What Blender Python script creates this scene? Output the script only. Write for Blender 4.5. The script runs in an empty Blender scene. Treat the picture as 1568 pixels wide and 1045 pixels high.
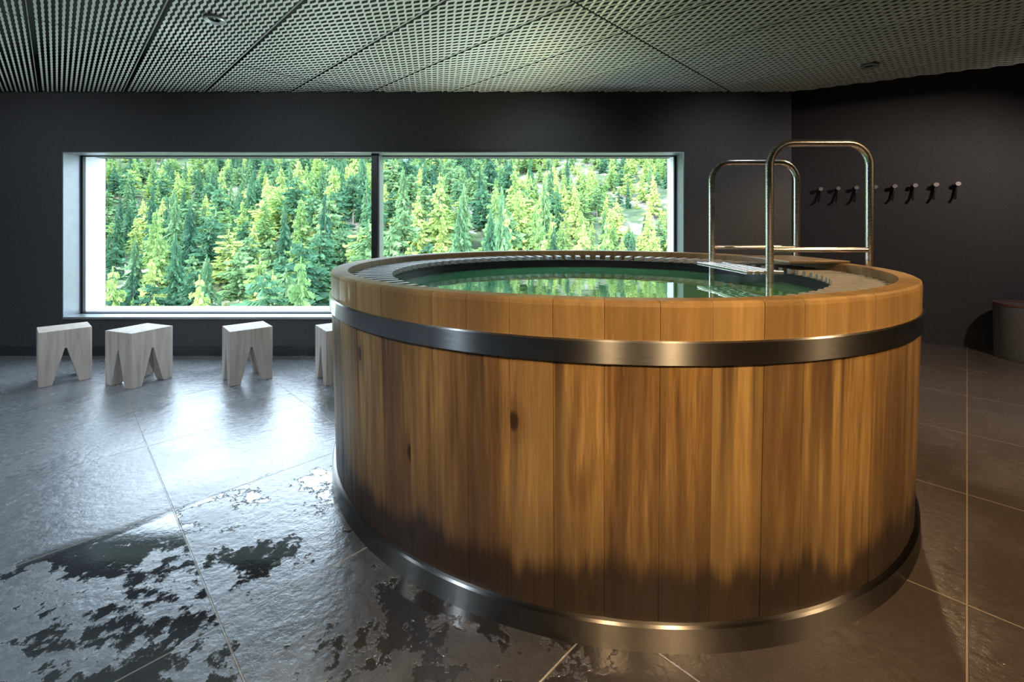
import bpy, bmesh, math, random
from mathutils import Vector, Matrix
random.seed(7)
sc = bpy.context.scene
col = sc.collection
S2 = math.sqrt(2)

# ------------------------------------------------------------ helpers
def link(ob, parent=None):
    col.objects.link(ob)
    if parent: ob.parent = parent
    return ob
def empty(name, loc=(0,0,0)):
    e = bpy.data.objects.new(name, None); e.empty_display_size=.1
    e.location = loc
    return link(e)
def from_data(name, verts, faces, mat=None, parent=None, smooth=False):
    me = bpy.data.meshes.new(name); me.from_pydata(verts, [], faces); me.update()
    if mat: me.materials.append(mat)
    if smooth:
        me.polygons.foreach_set('use_smooth', [True]*len(me.polygons))
    return link(bpy.data.objects.new(name, me), parent)
def box_geo(V, F, x0,x1,y0,y1,z0,z1):
    b=len(V)
    V += [(x0,y0,z0),(x1,y0,z0),(x1,y1,z0),(x0,y1,z0),(x0,y0,z1),(x1,y0,z1),(x1,y1,z1),(x0,y1,z1)]
    F += [tuple(b+i for i in f) for f in [(0,3,2,1),(4,5,6,7),(0,1,5,4),(1,2,6,5),(2,3,7,6),(3,0,4,7)]]
def boxes(name, L, mat, parent=None, bevel=0):
    V=[];F=[]
    for b in L: box_geo(V,F,*b)
    o=from_data(name,V,F,mat,parent)
    if bevel:
        m=o.modifiers.new('b','BEVEL'); m.width=bevel; m.segments=2
    return o
def prism(name, pts, z0, z1, mat, parent=None):
    n=len(pts)
    V=[(x,y,z0) for x,y in pts]+[(x,y,z1) for x,y in pts]
    F=[tuple(range(n))[::-1], tuple(range(n,2*n))]+[(i,(i+1)%n,n+(i+1)%n,n+i) for i in range(n)]
    return from_data(name,V,F,mat,parent)
def lathe(name, prof, mat, cx, cy, n=160, parent=None, smooth=True):
    V=[];F=[];m=len(prof)
    for i in range(n):
        a=2*math.pi*i/n
        for r,z in prof: V.append((cx+r*math.cos(a),cy+r*math.sin(a),z))
    for i in range(n):
        for j in range(m):
            F.append((i*m+j,((i+1)%n)*m+j,((i+1)%n)*m+(j+1)%m,i*m+(j+1)%m))
    o=from_data(name,V,F,mat,parent)
    if smooth:
        for p in o.data.polygons: p.use_smooth=True
        mo=o.modifiers.new('es','EDGE_SPLIT'); mo.split_angle=math.radians(35)
    return o
def disc(name, r, z, mat, cx, cy, n=96, parent=None):
    V=[(cx+r*math.cos(2*math.pi*i/n),cy+r*math.sin(2*math.pi*i/n),z) for i in range(n)]
    return from_data(name,V,[tuple(range(n))],mat,parent)
def tube(name, pts, r, mat, parent=None, cyclic=False):
    cu=bpy.data.curves.new(name,'CURVE'); cu.dimensions='3D'; cu.bevel_depth=r; cu.bevel_resolution=6; cu.use_fill_caps=True
    sp=cu.splines.new('POLY'); sp.points.add(len(pts)-1)
    for i,p in enumerate(pts): sp.points[i].co=(*p,1)
    sp.use_cyclic_u=cyclic; sp.use_smooth=True
    cu.materials.append(mat)
    return link(bpy.data.objects.new(name,cu),parent)

# ------------------------------------------------------------ node helper
class NT:
    def __init__(s,name):
        s.m=bpy.data.materials.new(name); s.m.use_nodes=True
        s.t=s.m.node_tree; s.b=s.t.nodes['Principled BSDF']; s.out=s.t.nodes['Material Output']
    def n(s,ty,**k):
        x=s.t.nodes.new(ty)
        for a,v in k.items(): setattr(x,a,v)
        return x
    def l(s,a,b): s.t.links.new(a,b)
    def setin(s,sock,v):
        if hasattr(v,'is_output'): s.l(v,sock)
        elif v is not None: sock.default_value=v
    def math(s,op,a,b=None,c=None,clamp=False):
        x=s.n('ShaderNodeMath',operation=op,use_clamp=clamp)
        s.setin(x.inputs[0],a)
        if b is not None: s.setin(x.inputs[1],b)
        if c is not None: s.setin(x.inputs[2],c)
        return x.outputs[0]
    def pos(s):
        return s.n('ShaderNodeTexCoord').outputs['Object']
    def sep(s,v):
        x=s.n('ShaderNodeSeparateXYZ'); s.l(v,x.inputs[0]); return x.outputs
    def comb(s,x,y,z):
        c=s.n('ShaderNodeCombineXYZ'); s.setin(c.inputs[0],x); s.setin(c.inputs[1],y); s.setin(c.inputs[2],z); return c.outputs[0]
    def mapping(s,v,scale=(1,1,1),rot=(0,0,0),loc=(0,0,0)):
        x=s.n('ShaderNodeMapping'); s.l(v,x.inputs[0]); x.inputs['Scale'].default_value=scale; x.inputs['Rotation'].default_value=rot; x.inputs['Location'].default_value=loc
        return x.outputs[0]
    def noise(s,v,scale=5,detail=4,rough=.55,dist=0):
        x=s.n('ShaderNodeTexNoise'); s.l(v,x.inputs['Vector']); x.inputs['Scale'].default_value=scale; x.inputs['Detail'].default_value=detail; x.inputs['Roughness'].default_value=rough; x.inputs['Distortion'].default_value=dist
        return x.outputs['Fac']
    def ramp(s,f,stops):
        x=s.n('ShaderNodeValToRGB'); s.l(f,x.inputs[0]); e=x.color_ramp.elements
        while len(e)<len(stops): e.new(.5)
        for i,(p,c) in enumerate(stops):
            e[i].position=p; e[i].color=(*c,1) if len(c)==3 else c
        return x.outputs[0]
    def smooth(s,f,a,b):
        x=s.n('ShaderNodeMapRange',interpolation_type='SMOOTHSTEP'); s.l(f,x.inputs[0]); x.inputs[1].default_value=a; x.inputs[2].default_value=b
        return x.outputs[0]
    def mix(s,f,a,b,mode='MIX'):
        x=s.n('ShaderNodeMix',data_type='RGBA',blend_type=mode)
        s.setin(x.inputs[0],f)
        for k,v in ((6,a),(7,b)):
            if hasattr(v,'is_output'): s.l(v,x.inputs[k])
            else: x.inputs[k].default_value=(*v,1)
        return x.outputs[2]
    def bump(s,h,strength=.2,dist=.01):
        x=s.n('ShaderNodeBump'); s.l(h,x.inputs['Height']); x.inputs['Strength'].default_value=strength; x.inputs['Distance'].default_value=dist
        s.l(x.outputs[0],s.b.inputs['Normal'])
    def base(s,v): 
        if hasattr(v,'is_output'): s.l(v,s.b.inputs['Base Color'])
        else: s.b.inputs['Base Color'].default_value=(*v,1)
    def rough(s,v): s.setin(s.b.inputs['Roughness'],v)

def simple(name,c,rough=.5,metal=0,nscale=0,bump=0,var=.15):
    m=NT(name); m.rough(rough); m.b.inputs['Metallic'].default_value=metal
    if nscale:
        f=m.noise(m.pos(),nscale,5)
        m.base(m.mix(f,tuple(x*(1-var) for x in c),tuple(min(1,x*(1+var)) for x in c)))
        if bump: m.bump(f,bump,.004)
    else: m.base(c)
    return m.m

# ------------------------------------------------------------ materials
M_wall = simple('charcoal_plaster',(.043,.0435,.046),.62,0,110,.9,.8)
M_base = simple('baseboard_dark',(.03,.03,.033),.4,0,20)
M_void = simple('ceiling_void',(.012,.013,.014),.9,0,8)
M_black= simple('black_metal',(.02,.02,.022),.35,0,30)
M_alu  = simple('window_aluminium',(.28,.30,.32),.35,.5,15)
M_white= simple('exterior_white_render',(.7,.71,.72),.8,0,60,.2,.05)
M_plast= simple('grate_slat',(.36,.34,.31),.4,0,40,.1)
M_tread= simple('bronze_tread_plate',(.36,.26,.18),.4,.5,60,.3)

def mat_steel(name,c,r,aniso=0):
    m=NT(name); m.b.inputs['Metallic'].default_value=1
    p=m.pos(); f=m.noise(m.mapping(p,(3,3,160)),4,3)
    m.base(m.mix(f,tuple(x*.85 for x in c),c))
    m.rough(m.math('MULTIPLY_ADD',f,.12,r-.06))
    if aniso:
        m.b.inputs['Anisotropic'].default_value=aniso
        tg=m.n('ShaderNodeTangent',direction_type='RADIAL',axis='Z'); m.l(tg.outputs[0],m.b.inputs['Tangent'])
        m.b.inputs['Anisotropic Rotation'].default_value=.25
    return m.m
M_steel=mat_steel('brushed_steel_rail',(.92,.87,.83),.28)
M_band =mat_steel('brushed_steel_band',(.42,.41,.40),.30,1)
M_basering=mat_steel('weathered_steel_base',(.28,.26,.24),.33,1)

def mat_floor():
    m=NT('slate_tiles'); p=m.pos(); x,y,z=m.sep(p)
    a=m.math('MULTIPLY',m.math('SUBTRACT',x,y),1/S2)
    b=m.math('MULTIPLY',m.math('ADD',x,y),1/S2)
    ta=m.math('ADD',m.math('DIVIDE',a,.807),50); tb=m.math('ADD',m.math('DIVIDE',m.math('SUBTRACT',b,.355),.86),50)
    def line(t,s):
        fr=m.math('FRACT',m.math('ADD',t,.5)); d=m.math('MULTIPLY',m.math('ABSOLUTE',m.math('SUBTRACT',fr,.5)),s)
        return m.math('SUBTRACT',1,m.smooth(d,.0015,.0035))
    g=m.math('MAXIMUM',line(ta,.807),line(tb,.86))
    wn=m.n('ShaderNodeTexWhiteNoise',noise_dimensions='2D')
    m.l(m.comb(m.math('FLOOR',ta),m.math('FLOOR',tb),0),wn.inputs['Vector'])
    tile=wn.outputs['Value']
    n1=m.noise(p,3.0,6,.6,.6); n2=m.noise(p,26,6,.65); n3=m.noise(m.mapping(p,(1,1,1),loc=(7,3,0)),2.6,8,.66,.1)
    c=m.mix(n1,(.09,.095,.102),(.22,.23,.245))
    c=m.mix(m.math('MULTIPLY',tile,.5),c,(.16,.162,.17))
    c=m.mix(m.smooth(n2,.35,.7),c,m.mix(.5,c,(.27,.275,.285)))
    # wet zone hugging the tub
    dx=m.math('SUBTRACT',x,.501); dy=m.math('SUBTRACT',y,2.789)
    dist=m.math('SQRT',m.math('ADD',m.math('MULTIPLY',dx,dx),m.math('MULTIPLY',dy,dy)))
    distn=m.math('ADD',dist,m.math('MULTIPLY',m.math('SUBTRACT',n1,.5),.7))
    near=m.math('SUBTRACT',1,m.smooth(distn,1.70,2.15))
    # wet puddles
    reg=m.math('MULTIPLY',m.smooth(m.math('SUBTRACT',x,y),-3.52,-3.36),m.math('SUBTRACT',1,m.smooth(x,.1,.6)))
    reg=m.math('MULTIPLY',reg,m.math('SUBTRACT',1,m.smooth(y,2.0,2.6)))
    n3b=m.math('ADD',n3,m.math('MULTIPLY',m.math('SUBTRACT',n2,.5),.26))
    n3b=m.math('ADD',n3b,m.math('MULTIPLY',m.math('SUBTRACT',tile,.5),.08))
    wet=m.math('MULTIPLY',m.smooth(n3b,.50,.52),reg)
    film=m.smooth(m.noise(p,1.3,4,.5,.4),.40,.60)
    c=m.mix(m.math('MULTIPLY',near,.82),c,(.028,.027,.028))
    c=m.mix(m.math('MULTIPLY',wet,.9),c,(.016,.016,.018))
    warm_light_tint=m.smooth(m.math('ADD',x,m.math('MULTIPLY',n1,.5)),-.2,1.4)  # right side painted dark brown to stand for the dim warm light there
    c=m.mix(m.math('MULTIPLY',warm_light_tint,.75),c,(.060,.040,.029))
    c=m.mix(g,c,(.28,.23,.18))
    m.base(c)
    r=m.math('MULTIPLY_ADD',n2,.22,.19)
    r=m.math('SUBTRACT',r,m.math('MULTIPLY',film,.13))
    wetr=m.math('SUBTRACT',1,wet)
    r=m.math('ADD',m.math('MULTIPLY',r,wetr),m.math('MULTIPLY',wet,.05))
    m.rough(r)
    m.b.inputs['IOR'].default_value=2.1
    h=m.math('ADD',m.math('MULTIPLY',m.math('ADD',n2,m.math('MULTIPLY',m.noise(p,8,5,.6),1.0)),m.math('MULTIPLY_ADD',wetr,.30,.03)),m.math('MULTIPLY',g,-.3))
    m.bump(h,.6,.013)
    return m.m
M_floor=mat_floor()

def mat_staves():
    m=NT('larch_staves'); p=m.pos(); x,y,z=m.sep(p)
    at=m.n('ShaderNodeAttribute',attribute_name='stave'); rnd=at.outputs['Fac']
    off=m.comb(m.math('MULTIPLY',rnd,13.7),m.math('MULTIPLY',rnd,7.1),m.math('MULTIPLY',rnd,31))
    va=m.n('ShaderNodeVectorMath',operation='ADD'); m.l(p,va.inputs[0]); m.l(off,va.inputs[1]); q=va.outputs[0]
    g1=m.noise(m.mapping(q,(1,1,.045)),60,7,.7,.2)
    g2=m.noise(m.mapping(q,(1,1,.05)),14,5,.6,.5)
    g3=m.noise(m.mapping(p,(1,1,.12)),3.2,3,.5)
    c=m.ramp(g1,[(.30,(.13,.062,.020)),(.5,(.31,.165,.050)),(.70,(.50,.305,.110))])
    c=m.mix(m.smooth(g2,.40,.60),c,m.mix(.6,c,(.095,.044,.018)))
    c=m.mix(m.math('MULTIPLY',rnd,.65),c,m.mix(.65,c,(.56,.37,.14)))
    c=m.mix(m.math('MULTIPLY',m.smooth(g3,.42,.64),.75),c,(.075,.040,.022))
    # knots: dark core with a ring of swirled grain
    vo=m.n('ShaderNodeTexVoronoi'); vo.inputs['Scale'].default_value=2.9; m.l(m.mapping(q,(1.3,1.3,.7)),vo.inputs['Vector'])
    kn=m.math('SUBTRACT',1,m.smooth(vo.outputs['Distance'],.04,.085))
    kr=m.math('SUBTRACT',1,m.smooth(m.math('ADD',vo.outputs['Distance'],m.math('MULTIPLY',m.math('SUBTRACT',g1,.5),.15)),.08,.20))
    c=m.mix(m.math('MULTIPLY',kr,.45),c,(.14,.055,.02))
    c=m.mix(m.math('MULTIPLY',kn,.9),c,(.03,.012,.007))
    # upper lip (paler and yellower)
    up=m.smooth(z,.86,.90)
    c=m.mix(m.math('MULTIPLY',up,.35),c,(.40,.24,.085))
    # soaked foot
    dn=m.noise(m.mapping(p,(1,1,.04)),7,6,.65)
    dl=m.math('MULTIPLY_ADD',dn,.40,.025)
    dz=m.math('SUBTRACT',z,dl)
    wet=m.math('SUBTRACT',1,m.smooth(dz,-.06,.035))
    wet2=m.math('SUBTRACT',1,m.smooth(dz,-.05,.25))
    c=m.mix(m.math('MULTIPLY',wet2,.45),c,(.055,.032,.020))
    c=m.mix(m.math('MULTIPLY',wet,.88),c,(.020,.012,.009))
    # streaks under the band
    st=m.math('MULTIPLY',m.smooth(m.noise(m.mapping(p,(1,1,.03)),17,3,.6),.52,.68),m.smooth(z,.1,.85))
    c=m.mix(m.math('MULTIPLY',m.math('MULTIPLY',st,m.math('SUBTRACT',1,up)),.75),c,(.05,.024,.014))
    m.base(c); m.rough(m.math('MULTIPLY_ADD',g1,.2,.34))
    m.bump(g1,.3,.004)
    return m.m
M_stave=mat_staves()

def mat_stool():
    m=NT('pale_spruce'); p=m.pos()
    g=m.noise(m.mapping(p,(1,1,.08)),30,5,.6,.3); k=m.noise(p,5,3)
    c=m.ramp(g,[(.3,(.34,.27,.22)),(.6,(.55,.47,.40)),(.8,(.68,.62,.55))])
    c=m.mix(m.math('MULTIPLY',k,.4),c,(.42,.36,.33))
    m.base(c); m.rough(.6); m.bump(g,.2,.003)
    return m.m
M_stool=mat_stool()

def mat_water():
    m=NT('tub_water'); p=m.pos()
    m.base((.07,.25,.11)); m.rough(.01); m.b.inputs['IOR'].default_value=2.8
    n=m.noise(m.mapping(p,(1,1,1)),7,3,.5,.2)
    m.bump(n,.04,.02)
    return m.m
M_water=mat_water()

def mat_glass():
    m=NT('window_glass')
    tr=m.n('ShaderNodeBsdfTransparent'); tr.inputs[0].default_value=(.95,.98,.97,1)
    gl=m.n('ShaderNodeBsdfGlossy'); gl.inputs['Roughness'].default_value=0.0
    fr=m.n('ShaderNodeFresnel'); fr.inputs[0].default_value=1.3
    mx=m.n('ShaderNodeMixShader'); m.l(fr.outputs[0],mx.inputs[0]); m.l(tr.outputs[0],mx.inputs[1]); m.l(gl.outputs[0],mx.inputs[2])
    m.l(mx.outputs[0],m.out.inputs['Surface'])
    return m.m
M_glass=mat_glass()
M_mesh=simple('expanded_metal',(.42,.43,.40),.45,.1,3,0,.1)

# ------------------------------------------------------------ ROOM
WY=4.33; WT=.42; CZ=2.50; TOP=2.86
WX0,WX1,WZ0,WZ1=-4.268,1.634,.360,1.938
LX=-5.9; BY=-3.2; CX=2.66
HA=(CX,5.95); HB=(4.79,4.54)      # wall with coat hooks
RB=(6.1,3.9)
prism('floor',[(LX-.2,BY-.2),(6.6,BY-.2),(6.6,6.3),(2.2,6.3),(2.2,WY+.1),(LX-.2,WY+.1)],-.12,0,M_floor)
boxes('wall_window',[(LX,WX0,WY,WY+WT,0,TOP),(WX1,CX,WY,WY+WT,0,TOP),(WX0,WX1,WY,WY+WT,WZ1,TOP),(WX0,WX1,WY,WY+WT,0,WZ0)],M_wall)
boxes('wall_alcove',[(CX-.25,CX,WY+WT,6.1,0,TOP)],M_wall)
def wall_seg(name,a,b,t=.2,z1=TOP):
    a=Vector(a);b=Vector(b);d=(b-a).normalized();n=Vector((-d.y,d.x))*t
    return prism(name,[a,b,b+n,a+n],0,z1,M_wall)
wall_seg('wall_hooks',HA,HB)
wall_seg('wall_corner',HB,RB)
boxes('wall_right',[(6.1,6.3,BY,4.1,0,TOP)],M_wall)
boxes('wall_left',[(LX-.2,LX,BY,WY+WT,0,TOP)],M_wall)
boxes('wall_back',[(LX-.2,6.3,BY-.2,BY,0,TOP)],M_wall)
boxes('ceiling_slab',[(LX-.2,6.5,BY-.2,WY+WT,TOP,TOP+.2),(CX-.25,6.5,WY+WT,6.3,TOP,TOP+.2)],M_void)
boxes('baseboard_window',[(LX,CX,WY-.012,WY,0,.085)],M_base)
boxes('trim_sill',[(WX0,WX1,WY-.014,WY+.002,WZ0-.012,WZ0)],M_alu)

# window with frame, mullion and panes
win=empty('window_1',(0,0,0))
fy0,fy1=WY+.165,WY+.195
boxes('inner_reveal',[(WX0,WX0+.008,WY-.01,fy0,WZ0,WZ1),(WX1-.008,WX1,WY-.01,fy0,WZ0,WZ1),(WX0,WX1,WY-.01,fy0,WZ1-.008,WZ1),(WX0,WX1,WY-.01,fy0,WZ0,WZ0+.008)],M_alu,win)
boxes('sash',[(WX0+.008,WX0+.030,fy0,fy1,WZ0,WZ1),(WX1-.030,WX1-.008,fy0,fy1,WZ0,WZ1),(WX0,WX1,fy0,fy1,WZ1-.018,WZ1),(WX0,WX1,fy0,fy1,WZ0,WZ0+.016)],M_black,win)
boxes('mullion',[(-1.355,-1.290,WY+.05,fy1,WZ0,WZ1)],M_black,win,.004)
boxes('mullion_edge',[(-1.290,-1.278,WY+.06,fy1,WZ0,WZ1)],M_alu,win)
boxes('outer_reveal',[(WX0,WX0+.006,fy1,WY+WT+.02,WZ0,WZ1),(WX1-.006,WX1,fy1,WY+WT+.02,WZ0,WZ1),(WX0,WX1,fy1,WY+WT+.05,WZ0-.02,WZ0+.03)],M_white,win)
gy=(fy0+fy1)/2
from_data('pane',[(WX0,gy,WZ0),(WX1,gy,WZ0),(WX1,gy,WZ1),(WX0,gy,WZ1)],[(0,1,2,3)],M_glass,win)

# expanded metal ceiling (real strands)
def in_ceiling(x,y):
    if x<LX or x>6.1 or y<BY or y>WY: return False
    if x>CX and y> WY-(x-CX)*.55: return False
    return True
V=[];F=[];p=.030;hl=.042;w=.0068;th=math.radians(22)
ob_=w*math.cos(th);oz_=w*math.sin(th)
SB0=2.246/S2; SBP=3.53/S2; gap=.006
kmin=int((LX+BY)/S2/p)-2; kmax=int((6.1+WY)/S2/p)+2
jmin=int((BY-6.1)/S2/hl)-2; jmax=int((WY-LX)/S2/hl)+2
def addv(bb,s,ww):
    i=len(V)
    V.append(((bb-ob_*ww-s)/S2,(bb-ob_*ww+s)/S2,CZ+oz_+.01)); V.append(((bb+ob_*ww-s)/S2,(bb+ob_*ww+s)/S2,CZ-oz_+.01))
    return i
for k in range(kmin,kmax):
    bc=k*p
    n_k=round((bc*S2-1.408)/.78)
    seam=abs(bc*S2-1.408-.78*n_k)/S2 < p*.5
    prev=None
    ww=.45 if seam else 1
    # panels on the left are stretched into nearly straight ribs
    amp=(p/2-.0045)*max(.18,min(1,(bc*S2+.3)/2.4))
    for j in range(jmin,jmax):
        s=j*hl
        bb=bc+(amp if (j+k)%2==0 else -amp)
        if seam: bb=bc-.006
        X=(bb-s)/S2; Y=(bb+s)/S2
        if not in_ceiling(X,Y): prev=None; continue
        pn=math.floor((s-SB0)/SBP)
        if prev is not None and pn!=prev[3]:
            sm=SB0+pn*SBP
            t=max(0,min(1,(sm-gap-prev[2])/hl)); b1=prev[1]+(bb-prev[1])*t
            i=addv(b1,sm-gap,ww); F.append((prev[0],prev[0]+1,i+1,i))
            i=addv(b1,sm+gap,ww); prev=(i,b1,sm+gap,pn)
        i=addv(bb,s,ww)
        if prev is not None: F.append((prev[0],prev[0]+1,i+1,i))
        prev=(i,bb,s,pn)
ceil=from_data('ceiling',V,F,M_mesh)

# recessed downlights
for i,(x,y) in enumerate([(-1.83,2.80),(2.83,3.60)]):
    e=empty('ceiling_downlight',(x,y,CZ))
    o=lathe('trim_ring',[(.035,0.0),(.055,-.012),(.062,-.006),(.06,.01),(.035,.01)],M_alu,0,0,32,e)
    o=lathe('baffle',[(.001,.03),(.034,.03),(.036,.0),(.03,-.004),(.02,.02),(.001,.02)],M_black,0,0,32,e)

# ------------------------------------------------------------ TUB
TX,TY=.501,2.789
tub=empty('wooden_hot_tub',(TX,TY,0))
V=[];F=[];rv=[]
rs=random.Random(3)
cuts=[0]; 
while cuts[-1]<2*math.pi-.13: cuts.append(cuts[-1]+rs.choice([.055,.075,.09,.10,.105]))
cuts[-1]=2*math.pi
for s in range(len(cuts)-1):
    g=.0012
    a0=cuts[s]+g/3; a1=cuts[s+1]-g/3
    sub=4; rr=rs.random(); b=len(V); jog=rs.uniform(-.0008,.0008)
    prof=[(1.472,.03),(1.498,.990),(1.496,1.001),(1.487,1.007),(1.424,1.007),(1.417,1.0),(1.405,.03)]
    m=len(prof)
    for i in range(sub+1):
        a=a0+(a1-a0)*i/sub; e=-.0013 if i in(0,sub) else 0
        for r,z in prof:
            rj=(jog+e) if r>1.45 else 0
            V.append(((r+rj)*math.cos(a),(r+rj)*math.sin(a),z))
    for i in range(sub):
        for j in range(m):
            F.append((b+i*m+j,b+(i+1)*m+j,b+(i+1)*m+(j+1)%m,b+i*m+(j+1)%m))
    F.append(tuple(b+j for j in range(m))); F.append(tuple(b+sub*m+j for j in range(m))[::-1])
    rv += [rr]*(len(V)-b)
st=from_data('staves',V,F,M_stave,tub)
at=st.data.attributes.new('stave','FLOAT','POINT'); at.data.foreach_set('value',rv)
lathe('upper_band',[(1.493,.824),(1.503,.826),(1.5055,.890),(1.5,.894),(1.49,.894),(1.49,.824)],M_band,0,0,200,tub)
lathe('base_ring',[(1.47,.0),(1.492,.0),(1.490,.068),(1.484,.074),(1.44,.074),(1.44,.0)],M_basering,0,0,200,tub)
lathe('basin',[(1.405,.80),(1.23,.80),(1.23,.91),(1.205,.91),(1.205,.15),(0.001,.15),(0.001,.05),(1.405,.05)],M_black,0,0,128,tub)
disc('water',1.206,.875,M_water,0,0,128,tub)
V=[];F=[];NG=92
for s in range(NG):
    a=2*math.pi*s/NG; ca,sa=math.cos(a),math.sin(a); b=len(V); hw=.018; zt=.965; zb=.935
    for (r,t,z) in [(1.195,-hw,zb),(1.412,-hw,zb),(1.412,hw,zb),(1.195,hw,zb),(1.195,-hw,zt),(1.412,-hw,zt),(1.412,hw,zt),(1.195,hw,zt)]:
        V.append((r*ca-t*sa,r*sa+t*ca,z))
    F += [tuple(b+i for i in f) for f in [(0,3,2,1),(4,5,6,7),(0,1,5,4),(1,2,6,5),(2,3,7,6),(3,0,4,7)]]
from_data('overflow_grate',V,F,M_plast,tub)
lathe('grate_bearer',[(1.215,.91),(1.235,.91),(1.235,.936),(1.215,.936)],M_black,0,0,128,tub)

# handrail ladder
lad=empty('tub_ladder_handrails',(0,0,0))
def hoop(name,y,x0,x1,zt,zb0,zb1,r=.085):
    pts=[(x0,y,zb0)]
    for i in range(11):
        a=math.pi-i*math.pi/20; pts.append((x0+r+r*math.cos(a),y,zt-r+r*math.sin(a)))
    for i in range(11):
        a=math.pi/2-i*math.pi/20; pts.append((x1-r+r*math.cos(a),y,zt-r+r*math.sin(a)))
    pts.append((x1,y,zb1))
    tube(name,pts,.0215,M_steel,lad)
hoop('rail_near',2.60,1.472,2.045,1.700,.3,0.0,.13)
hoop('rail_far',3.30,1.450,2.065,1.690,.3,0.0,.13)
tube('crossbar_near',[(1.472,2.60,1.09),(2.045,2.60,1.09)],.014,M_steel,lad)
tube('crossbar_far',[(1.45,3.30,1.075),(2.065,3.30,1.075)],.014,M_steel,lad)
L=[]
for z in (.950,.68,.42):
    for i in range(5): L.append((1.34+i*.045,1.375+i*.045,2.6,3.3,z,z+.02))
boxes('treads',L,M_steel,lad,.003)
boxes('landing_plate',[(1.62,1.98,2.66,3.22,1.009,1.022)],M_tread,lad,.003)

# ------------------------------------------------------------ STOOLS
def stool(x,y,rot,sx=.36,sy=.34,h=.42):
    bm=bmesh.new(); bmesh.ops.create_cube(bm,size=1)
    bmesh.ops.scale(bm,vec=(sx,sy,h),verts=bm.verts); bmesh.ops.translate(bm,vec=(0,0,h/2),verts=bm.verts)
    me=bpy.data.meshes.new('wooden_stool'); bm.to_mesh(me); bm.free()
    me.materials.append(M_stool)
    o=link(bpy.data.objects.new('wooden_stool',me))
    def cutter(ax):
        wd=(sx if ax=='y' else sy)*.27; ln=1.0; apex=h*.66
        tri=[(-wd,-.02),(wd,-.02),(.006,apex),(-.006,apex)]
        V=[]
        for e in (-ln,ln):
            for a,z in tri: V.append((a,e,z) if ax=='y' else (e,a,z))
        F=[(0,1,2,3),(7,6,5,4),(0,4,5,1),(1,5,6,2),(2,6,7,3),(3,7,4,0)]
        cm=bpy.data.meshes.new('cut'); cm.from_pydata(V,[],F)
        b2=bmesh.new(); b2.from_mesh(cm); bmesh.ops.recalc_face_normals(b2,faces=b2.faces); b2.to_mesh(cm); b2.free()
        return link(bpy.data.objects.new('cut',cm))
    cs=[cutter('x'),cutter('y')]
    for c in cs:
        m=o.modifiers.new('c','BOOLEAN'); m.object=c; m.operation='DIFFERENCE'; m.solver='EXACT'
    bv=o.modifiers.new('bv','BEVEL'); bv.width=.003; bv.segments=2
    dg=bpy.context.evaluated_depsgraph_get(); ev=o.evaluated_get(dg); nm=bpy.data.meshes.new_from_object(ev)
    o.modifiers.clear(); o.data=nm
    for c in cs: bpy.data.objects.remove(c)
    o.location=(x,y,.001); o.rotation_euler=(0,0,math.radians(rot))
    return o
stool(-3.59,3.65,48,.30,.29)
stool(-2.953,3.61,70,.30,.31)
stool(-2.14,3.68,42,.30,.29)
stool(-1.40,3.70,38,.30,.30)

# ------------------------------------------------------------ HOOKS + BIN
hk=empty('coat_hooks',(0,0,0))
M_hook=simple('satin_steel_hook',(.62,.56,.52),.3,.6,0)
d=(Vector(HB)-Vector(HA)).normalized(); nrm=Vector((d.y,-d.x)); 
a=Vector((3.61,5.32)); b=Vector((4.57,4.68))
for i in range(8):
    q=a.lerp(b,i/7)
    t=(q-Vector(HA)).dot(d); q=Vector(HA)+d*t
    P=Vector((q.x,q.y,1.665)); n3=Vector((nrm.x,nrm.y,0))
    tube('pin_%d'%(i+1),[P,P+n3*.075],.011,M_hook,hk)
    tube('knob_%d'%(i+1),[P+n3*.070,P+n3*.085],.021,M_hook,hk)
    tube('prong_%d'%(i+1),[P+n3*.02+Vector((0,0,-.01)),P+n3*.03+Vector((-.02,0,-.13)),P+n3*.06+Vector((-.025,0,-.15))],.011,M_black,hk)
    tube('plate_%d'%(i+1),[P-n3*.001,P+n3*.008],.026,M_black,hk)
bn=empty('waste_bin',(4.756,4.205,0))
M_bin=simple('grey_bin_metal',(.15,.15,.155),.5,.2,60,.2,.3)
lathe('body',[(.001,.002),(.205,.002),(.212,.03),(.218,.50),(.205,.50),(.200,.03),(.001,.03)],M_bin,0,0,64,bn)
lathe('rim',[(.203,.498),(.222,.498),(.222,.517),(.203,.517)],simple('bin_rim',(.22,.12,.10),.4,.4,20),0,0,64,bn)

# ------------------------------------------------------------ OUTSIDE
def hill(x,y):
    t=y-45
    z=-17+t*.25+ .00022*max(0,t-60)**2
    z+=5*math.sin(x*.021+1)+3.0*math.sin(x*.05+y*.03)+2*math.sin(y*.07-x*.02)
    z+= -x*.03
    return z
V=[];F=[];nx,ny=90,70
for j in range(ny):
    y=12+(j/(ny-1))**1.5*520
    for i in range(nx):
        x=(-1.35+2.2*i/(nx-1))*(y+40)
        V.append((x,y,hill(x,y)))
for j in range(ny-1):
    for i in range(nx-1):
        k=j*nx+i; F.append((k,k+1,k+nx+1,k+nx))
mh=NT('forest_ground'); ph=mh.pos()
mh.base(mh.ramp(mh.noise(ph,.12,8,.7),[(.35,(.03,.065,.025)),(.50,(.06,.09,.04)),(.58,(.17,.16,.13)),(.75,(.34,.31,.29))])); mh.rough(.95)
from_data('hillside',V,F,mh.m,None,True)

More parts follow.
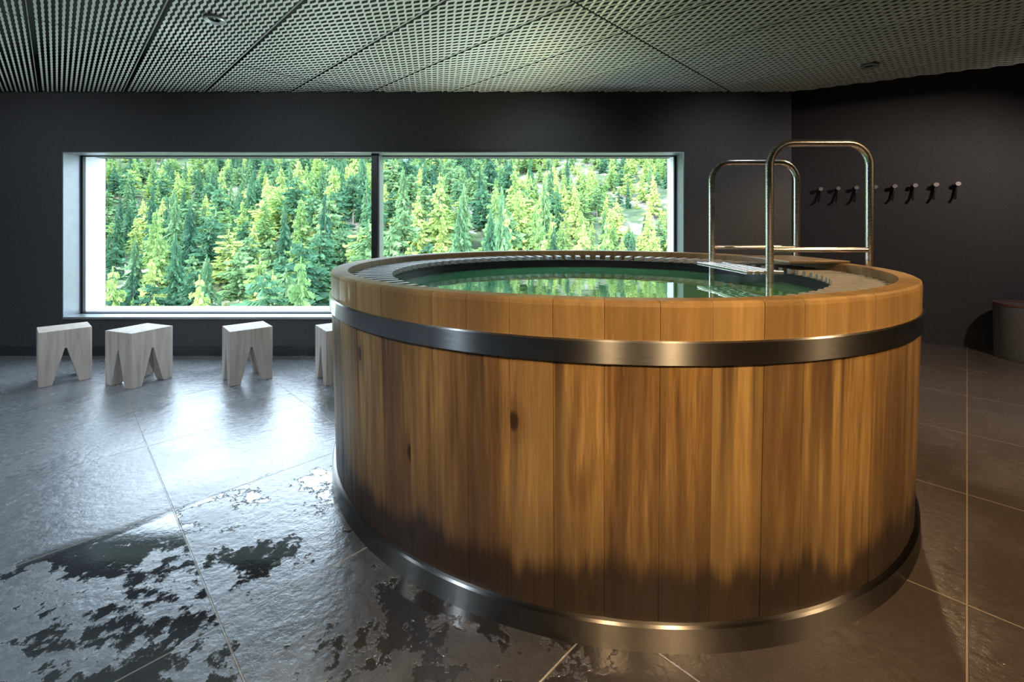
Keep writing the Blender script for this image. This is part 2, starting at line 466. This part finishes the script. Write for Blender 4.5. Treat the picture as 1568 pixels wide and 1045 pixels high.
LB=.95
def mat_leaf(name,dark,mid,light):
    m=NT(name); oi=m.n('ShaderNodeObjectInfo'); r=oi.outputs['Random']
    sc_=lambda c: tuple(v*LB for v in c)
    c=m.ramp(r,[(0,sc_(dark)),(.45,sc_(mid)),(1,sc_(light))])
    n=m.noise(m.pos(),9,3)
    c=m.mix(m.smooth(n,.35,.65),m.mix(.4,c,(.0,.02,.01)),c)
    m.base(c); m.rough(.7)
    m.b.inputs['Specular IOR Level'].default_value=.15
    tl=m.n('ShaderNodeBsdfTranslucent'); m.l(c,tl.inputs[0])
    mx=m.n('ShaderNodeMixShader'); mx.inputs[0].default_value=.3
    m.l(m.b.outputs[0],mx.inputs[1]); m.l(tl.outputs[0],mx.inputs[2]); m.l(mx.outputs[0],m.out.inputs['Surface'])
    return m.m
M_pine=mat_leaf('pine_needles',(.040,.115,.070),(.09,.22,.11),(.20,.34,.14))
M_larch=mat_leaf('larch_needles',(.18,.33,.11),(.32,.48,.14),(.54,.64,.20))
M_bark=simple('bark',(.24,.20,.175),.9)
def conifer(name,seed,R,mat,levels=24,droop=.25,base=.1,sparse=0.0,pw=.85):
    rnd=random.Random(seed); V=[];F=[];MI=[]
    n=6
    for i in range(n):
        a=2*math.pi*i/n; V.append((.014*math.cos(a),.014*math.sin(a),-.05))
    V.append((0,0,.97))
    for i in range(n): F.append((i,(i+1)%n,n)); MI.append(1)
    for l in range(levels):
        t=l/(levels-1); z0=base+(1-base)*t*.97
        rr=R*((1-t)**pw)*rnd.uniform(.7,1.2)+.012
        nb=max(4,int(9*(1-t*.5)))
        for k in range(nb):
            if rnd.random()<sparse: continue
            a=2*math.pi*(k+rnd.random()*.8)/nb+l*.7; L=rr*rnd.uniform(.55,1.25)
            ca,sa=math.cos(a),math.sin(a)
            ns=6
            for q in range(ns):
                f=(q+.6)/ns; f2=min(1.1,f+.33)
                r0,r1=L*f*.8,L*f2
                zz0=z0-droop*r0+rnd.uniform(-.010,.010); zz1=z0-droop*r1-.015*rnd.random()
                for sd in (-1,1):
                    wv=L*.22*(1.1-f*.5)*rnd.uniform(.6,1.2)
                    b=len(V)
                    V.append((r0*ca,r0*sa,zz0+.012))
                    V.append(((r0+r1)*.5*ca-sd*wv*sa,(r0+r1)*.5*sa+sd*wv*ca,(zz0+zz1)/2-rnd.uniform(.004,.035)))
                    V.append((r1*ca,r1*sa,zz1+rnd.uniform(-.02,.02)))
                    F.append((b,b+1,b+2) if sd>0 else (b,b+2,b+1)); MI.append(0)
    me=bpy.data.meshes.new(name); me.from_pydata(V,[],F); me.materials.append(mat); me.materials.append(M_bark)
    me.polygons.foreach_set('material_index',MI); me.update()
    return bpy.data.objects.new(name,me)
forest=empty('conifer_forest',(0,0,0))
#      name seed R mat levels droop base sparse pw weight hmin hmax
kinds=[('spruce',1,.17,M_pine,26,.5,.06,.0,.85,.16,7,15),
       ('pine',2,.22,M_pine,14,.1,.42,.25,.35,.26,7,13),
       ('old_spruce',3,.12,M_pine,28,.6,.05,.25,.8,.08,9,16),
       ('larch',4,.20,M_larch,20,.2,.12,.28,.7,.22,7,15),
       ('young_larch',5,.34,M_larch,18,.15,.02,.05,.6,.16,1.5,5),
       ('broad_larch',6,.30,M_larch,18,.0,.15,.25,.4,.12,5,11)]
pts=[[] for _ in kinds]
rn=random.Random(11)
def choose(x,y):
    wts=[k[9] for k in kinds]
    if x/y>.0: wts=[wts[0]*.6,wts[1]*.7,wts[2]*.5,wts[3]*1.8,wts[4]*1.8,wts[5]*1.7]
    return rn.choices(range(len(kinds)),wts)[0]
y=40.0
cnt=0
while y<420:
    sp=3.7+y*.009
    x=-1.15*y-15
    while x<.62*y+15:
        xx=x+rn.uniform(-.5,.5)*sp; yy=y+rn.uniform(-.5,.5)*sp
        dens=.90
        if abs(xx/yy-.27)<.04 and 98<yy<118: dens=.3
        cl=math.sin(xx*.06+yy*.02+1)*math.sin(yy*.075-1+xx*.01)
        if cl>.65: dens=.4
        if rn.random()<dens:
            k=choose(xx,yy); h=rn.uniform(kinds[k][10],kinds[k][11])*(.8 if xx/yy>.1 else 1)
            pts[k].append((xx,yy,hill(xx,yy)-.2,h,rn.uniform(0,6.28))); cnt+=1
        x+=sp
    y+=sp
print('trees',cnt)
for kd,pl in zip(kinds,pts):
    V=[];F=[]
    for (x,yv,z,h,r) in pl:
        b=len(V); s=h/2
        for q in range(4):
            a=r+math.pi/4+q*math.pi/2; V.append((x+s*S2*math.cos(a),yv+s*S2*math.sin(a),z))
        F.append((b,b+1,b+2,b+3))
    ins=from_data(kd[0]+'_stand',V,F,None,forest)
    ins.instance_type='FACES'; ins.use_instance_faces_scale=True; ins.instance_faces_scale=1
    ins.show_instancer_for_render=False; ins.show_instancer_for_viewport=False
    t=conifer(kd[0],kd[1],kd[2],kd[3],kd[4],kd[5],kd[6],kd[7],kd[8])
    link(t,ins)

# ------------------------------------------------------------ LIGHT
w=bpy.data.worlds.new('sky'); sc.world=w; w.use_nodes=True
bg=w.node_tree.nodes['Background']; bg.inputs[0].default_value=(.68,.83,1.0,1); bg.inputs[1].default_value=9
su=bpy.data.lights.new('sun','SUN'); su.energy=11; su.angle=.02; su.color=(1,.94,.80)
so=link(bpy.data.objects.new('sun',su)); so.rotation_euler=(Vector((.85,.42,-.52))).to_track_quat('-Z','Y').to_euler()
def spot(name,loc,tgt,e,c,size=70,rad=.03,blend=.6):
    l=bpy.data.lights.new(name,'SPOT'); l.energy=e; l.color=c; l.spot_size=math.radians(size); l.shadow_soft_size=rad; l.spot_blend=blend
    o=link(bpy.data.objects.new(name,l)); o.location=loc
    o.rotation_euler=(Vector(tgt)-Vector(loc)).to_track_quat('-Z','Y').to_euler(); return o
WARM=(1,.68,.36)
spot('ceiling_and_fill_spot',(.15,-.5,2.44),(.7,1.3,.30),140,WARM,66)
spot('ceiling_and_fill_spot',(1.11,-.5,2.44),(1.1,1.3,.30),230,WARM,66)
spot('ceiling_and_fill_spot',(3.0,1.2,2.44),(2.3,1.7,.0),150,WARM,108)
spot('ceiling_and_fill_spot',(2.83,3.5,2.44),(2.6,3.4,0),60,WARM,110)
spot('ceiling_and_fill_spot',(4.2,2.6,2.44),(4.0,3.9,.9),100,(1,.84,.76),120)  # added fill to brighten the hook wall
for x in (-4.6,-2.2):
    spot('ceiling_and_fill_spot',(x,2.7,2.44),(x,3.9,1.0),36,(.84,.92,1),140,.05,.9)  # added fill washing the left of the window wall
for x in (.3,2.0):
    spot('ceiling_and_fill_spot',(x,3.2,2.44),(x,4.33,1.3),24,(.84,.92,1),105,.05,1)  # added fill washing the window wall behind the tub
for x in (-4.0,-1.9):
    spot('ceiling_and_fill_spot',(x,.9,2.44),(x,1.6,0),145,(.68,.84,1),140,.05,.9)  # added bluish fill to brighten the left floor
for x in (-4.3,-2.6,-.9):
    spot('fill_uplight_sill',(x,4.22,.40),(x,2.2,2.5),115,(.80,1,.93),110,.05,.9)  # unseen lamps added at the sill to brighten the left ceiling
spot('fill_uplight_tub',(TX-.5,TY+1.1,.98),(TX-.8,TY+.5,2.5),62,(.95,1,.62),110,.05,.9)  # this and the next: unseen lamps added to brighten the ceiling over the tub
spot('fill_uplight_tub',(TX-.7,TY-.6,.98),(TX-1.0,TY-.4,2.5),18,(.95,1,.62),110,.05,.9)

# ------------------------------------------------------------ CAMERA
cd=bpy.data.cameras.new('camera'); cd.lens=16; cd.sensor_width=36; cd.shift_y=-.1107; cd.clip_end=2000; cd.clip_start=.02
co=link(bpy.data.objects.new('camera',cd)); co.location=(0,0,1.217); co.rotation_euler=(math.pi/2,0,0)
sc.camera=co
sc.view_settings.view_transform='Standard'
sc.view_settings.look='None'
sc.view_settings.exposure=0
